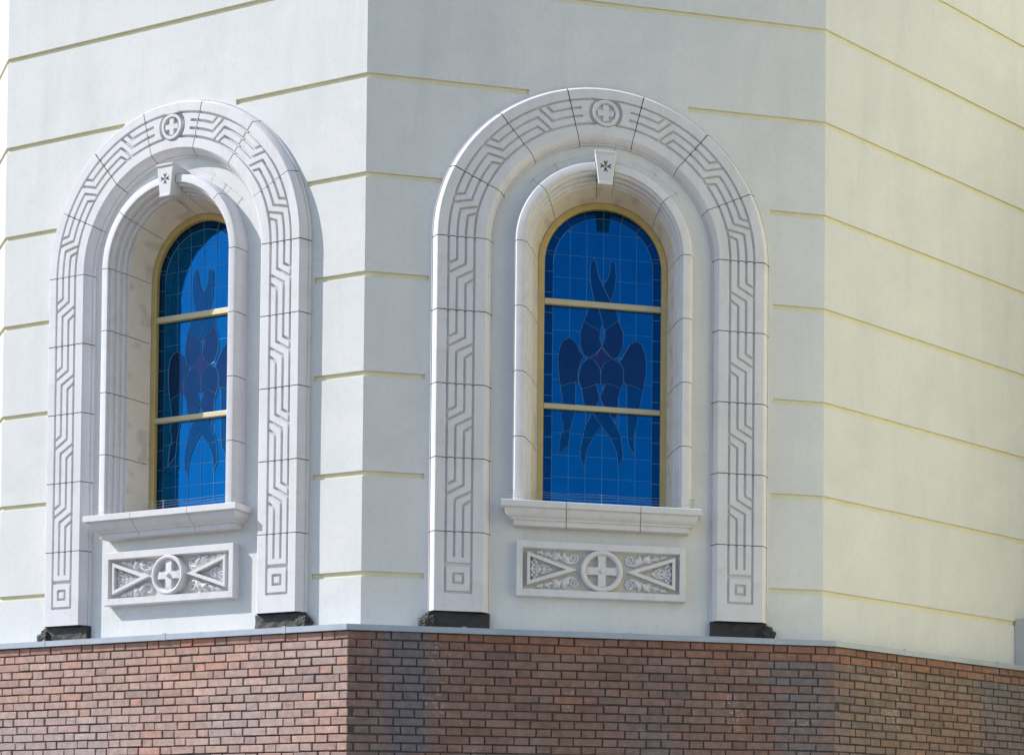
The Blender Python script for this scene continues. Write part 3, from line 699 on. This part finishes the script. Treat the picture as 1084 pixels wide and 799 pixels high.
def build_sill_wire(name, loc, ang, label):
    bmx = bmesh.new()
    for u in (-.82, -.01, .82):
        tube(bmx, [(u, -.13, 0), (u, -.13, .105)], .0028, 6); tube(bmx, [(u - .03, -.13, .10), (u + .03, -.13, .10)], .002, 6)
        box(bmx, (u - .014, -.145, 0), (u + .014, -.115, .006))
    for k, z in enumerate((.045, .072, .10)):
        tube(bmx, [(q, -.13 + .012 * (k - 1), z + .004 * math.sin(q * 9 + k)) for q in np.linspace(-.84, .84, 24)], .0011, 5)
    o = link_bm(name, bmx, wire_mat, None, loc); o.rotation_euler = (0, 0, ang)
    return tag(o, label, 'bird wire', 'bird wires on the window sills')
def build_arch_wire(loc, ang, sg, label):
    bmx = bmesh.new()
    for q in (31, 47):
        ph = math.radians(q) * sg; r0, r1 = .808, .895
        P = lambda r, d: (r * math.sin(ph), -d, r * math.cos(ph))
        tube(bmx, [P(r0, .05), P(r1, .05)], .0022, 6)
        t_ = Vector((math.cos(ph), 0, -math.sin(ph))); c = Vector(P(r1 - .004, .05))
        tube(bmx, [c - t_ * .022, c + t_ * .022], .002, 6)
    tube(bmx, [(.885 * math.sin(a_), -.05, .885 * math.cos(a_)) for a_ in np.radians(np.linspace(16, 50, 12)) * sg], .0011, 5)
    o = link_bm('bird_wire', bmx, wire_mat, None, loc); o.rotation_euler = (0, 0, ang)
    return tag(o, label, 'bird wire', 'bird wires over the casing arches')
def build_key_wire(loc, ang, label):
    bmx = bmesh.new()
    for u in (-.082, .082):
        tube(bmx, [(u, -.13, 0), (u, -.13, .10)], .003, 6)
    for z in (.05, .09): tube(bmx, [(-.10, -.13, z), (.10, -.13, z)], .0014, 5)
    o = link_bm('bird_wire', bmx, wire_mat, None, loc); o.rotation_euler = (0, 0, ang)
    return tag(o, label, 'bird wire', 'bird wires on the keystones')

# ---------------------------------------------------------------- assembly: build once on the front facet, copy to the left one
uF = Vector((1, 0, 0)); uL = Vector((math.cos(AL), -math.sin(AL), 0))
bF = Vector((CF, 0, 0)); bL = uL * CLc
def at(b, z): return (b.x, b.y, Z0 + z)
A1 = empty('stone_arch', at(bF, -4.826), 0, 'carved stone arch with key pattern in shade, around the front window', 'arch', 'carved stone arches')
build_arch(A1, (0, 0, 4.826))
A2 = empty('stone_arch', at(bL, -4.826), -AL, 'carved stone arch with key pattern in bright sun, around the left window', 'arch', 'carved stone arches'); copy_children(A1, A2)
W1 = empty('arched_window', at(bF, SILL_T), 0, 'arched blue stained glass window in the shaded front wall, seen straight on', 'window', 'arched stained glass windows')
o3 = (0, 0, -SILL_T)
build_casing(W1, o3); build_keystone(W1, o3); build_sill(W1, o3); build_frame(W1, o3)
W2 = empty('arched_window', at(bL, SILL_T), -AL, 'arched blue stained glass window in the sunlit left wall, seen obliquely', 'window', 'arched stained glass windows'); copy_children(W1, W2)
P1 = empty('carved_panel', at(bF, -4.655), 0, 'carved stone panel with ringed cross in shade, under the front window', 'panel', 'carved panels below the windows')
build_panel(P1, (0, 0, 4.655))
P2 = empty('carved_panel', at(bL, -4.655), -AL, 'carved stone panel with ringed cross in sun, under the left window', 'panel', 'carved panels below the windows'); copy_children(P1, P2)
for b, ang, nm in ((bF, 0, 'front'), (bL, -AL, 'left')):
    for sg, sd_ in ((-1, 'left'), (1, 'right')):
        build_bitumen(sg, at(b, -4.991), ang, 'black bitumen block under the %s foot of the %s window\'s carved arch' % (sd_, nm), 'bitumen blocks under the arch feet')
build_sill_wire('bird_wire', at(bF, SILL_T), 0, 'thin bird deterrent wires on the sill of the shaded front window')
build_sill_wire('bird_wire', at(bL, SILL_T), -AL, 'thin bird deterrent wires on the sill of the sunlit left window')
for b, ang, nm in ((bF, 0, 'shaded front'), (bL, -AL, 'sunlit left')):
    for sg, sd_ in ((-1, 'left'), (1, 'right')):
        build_arch_wire(at(b, ZS), ang, sg, 'thin bird wire %s of the keystone over the inner arch of the %s window' % (sd_, nm))
build_key_wire(at(bF, -.56), 0, 'two thin wire posts standing on the keystone of the front window')
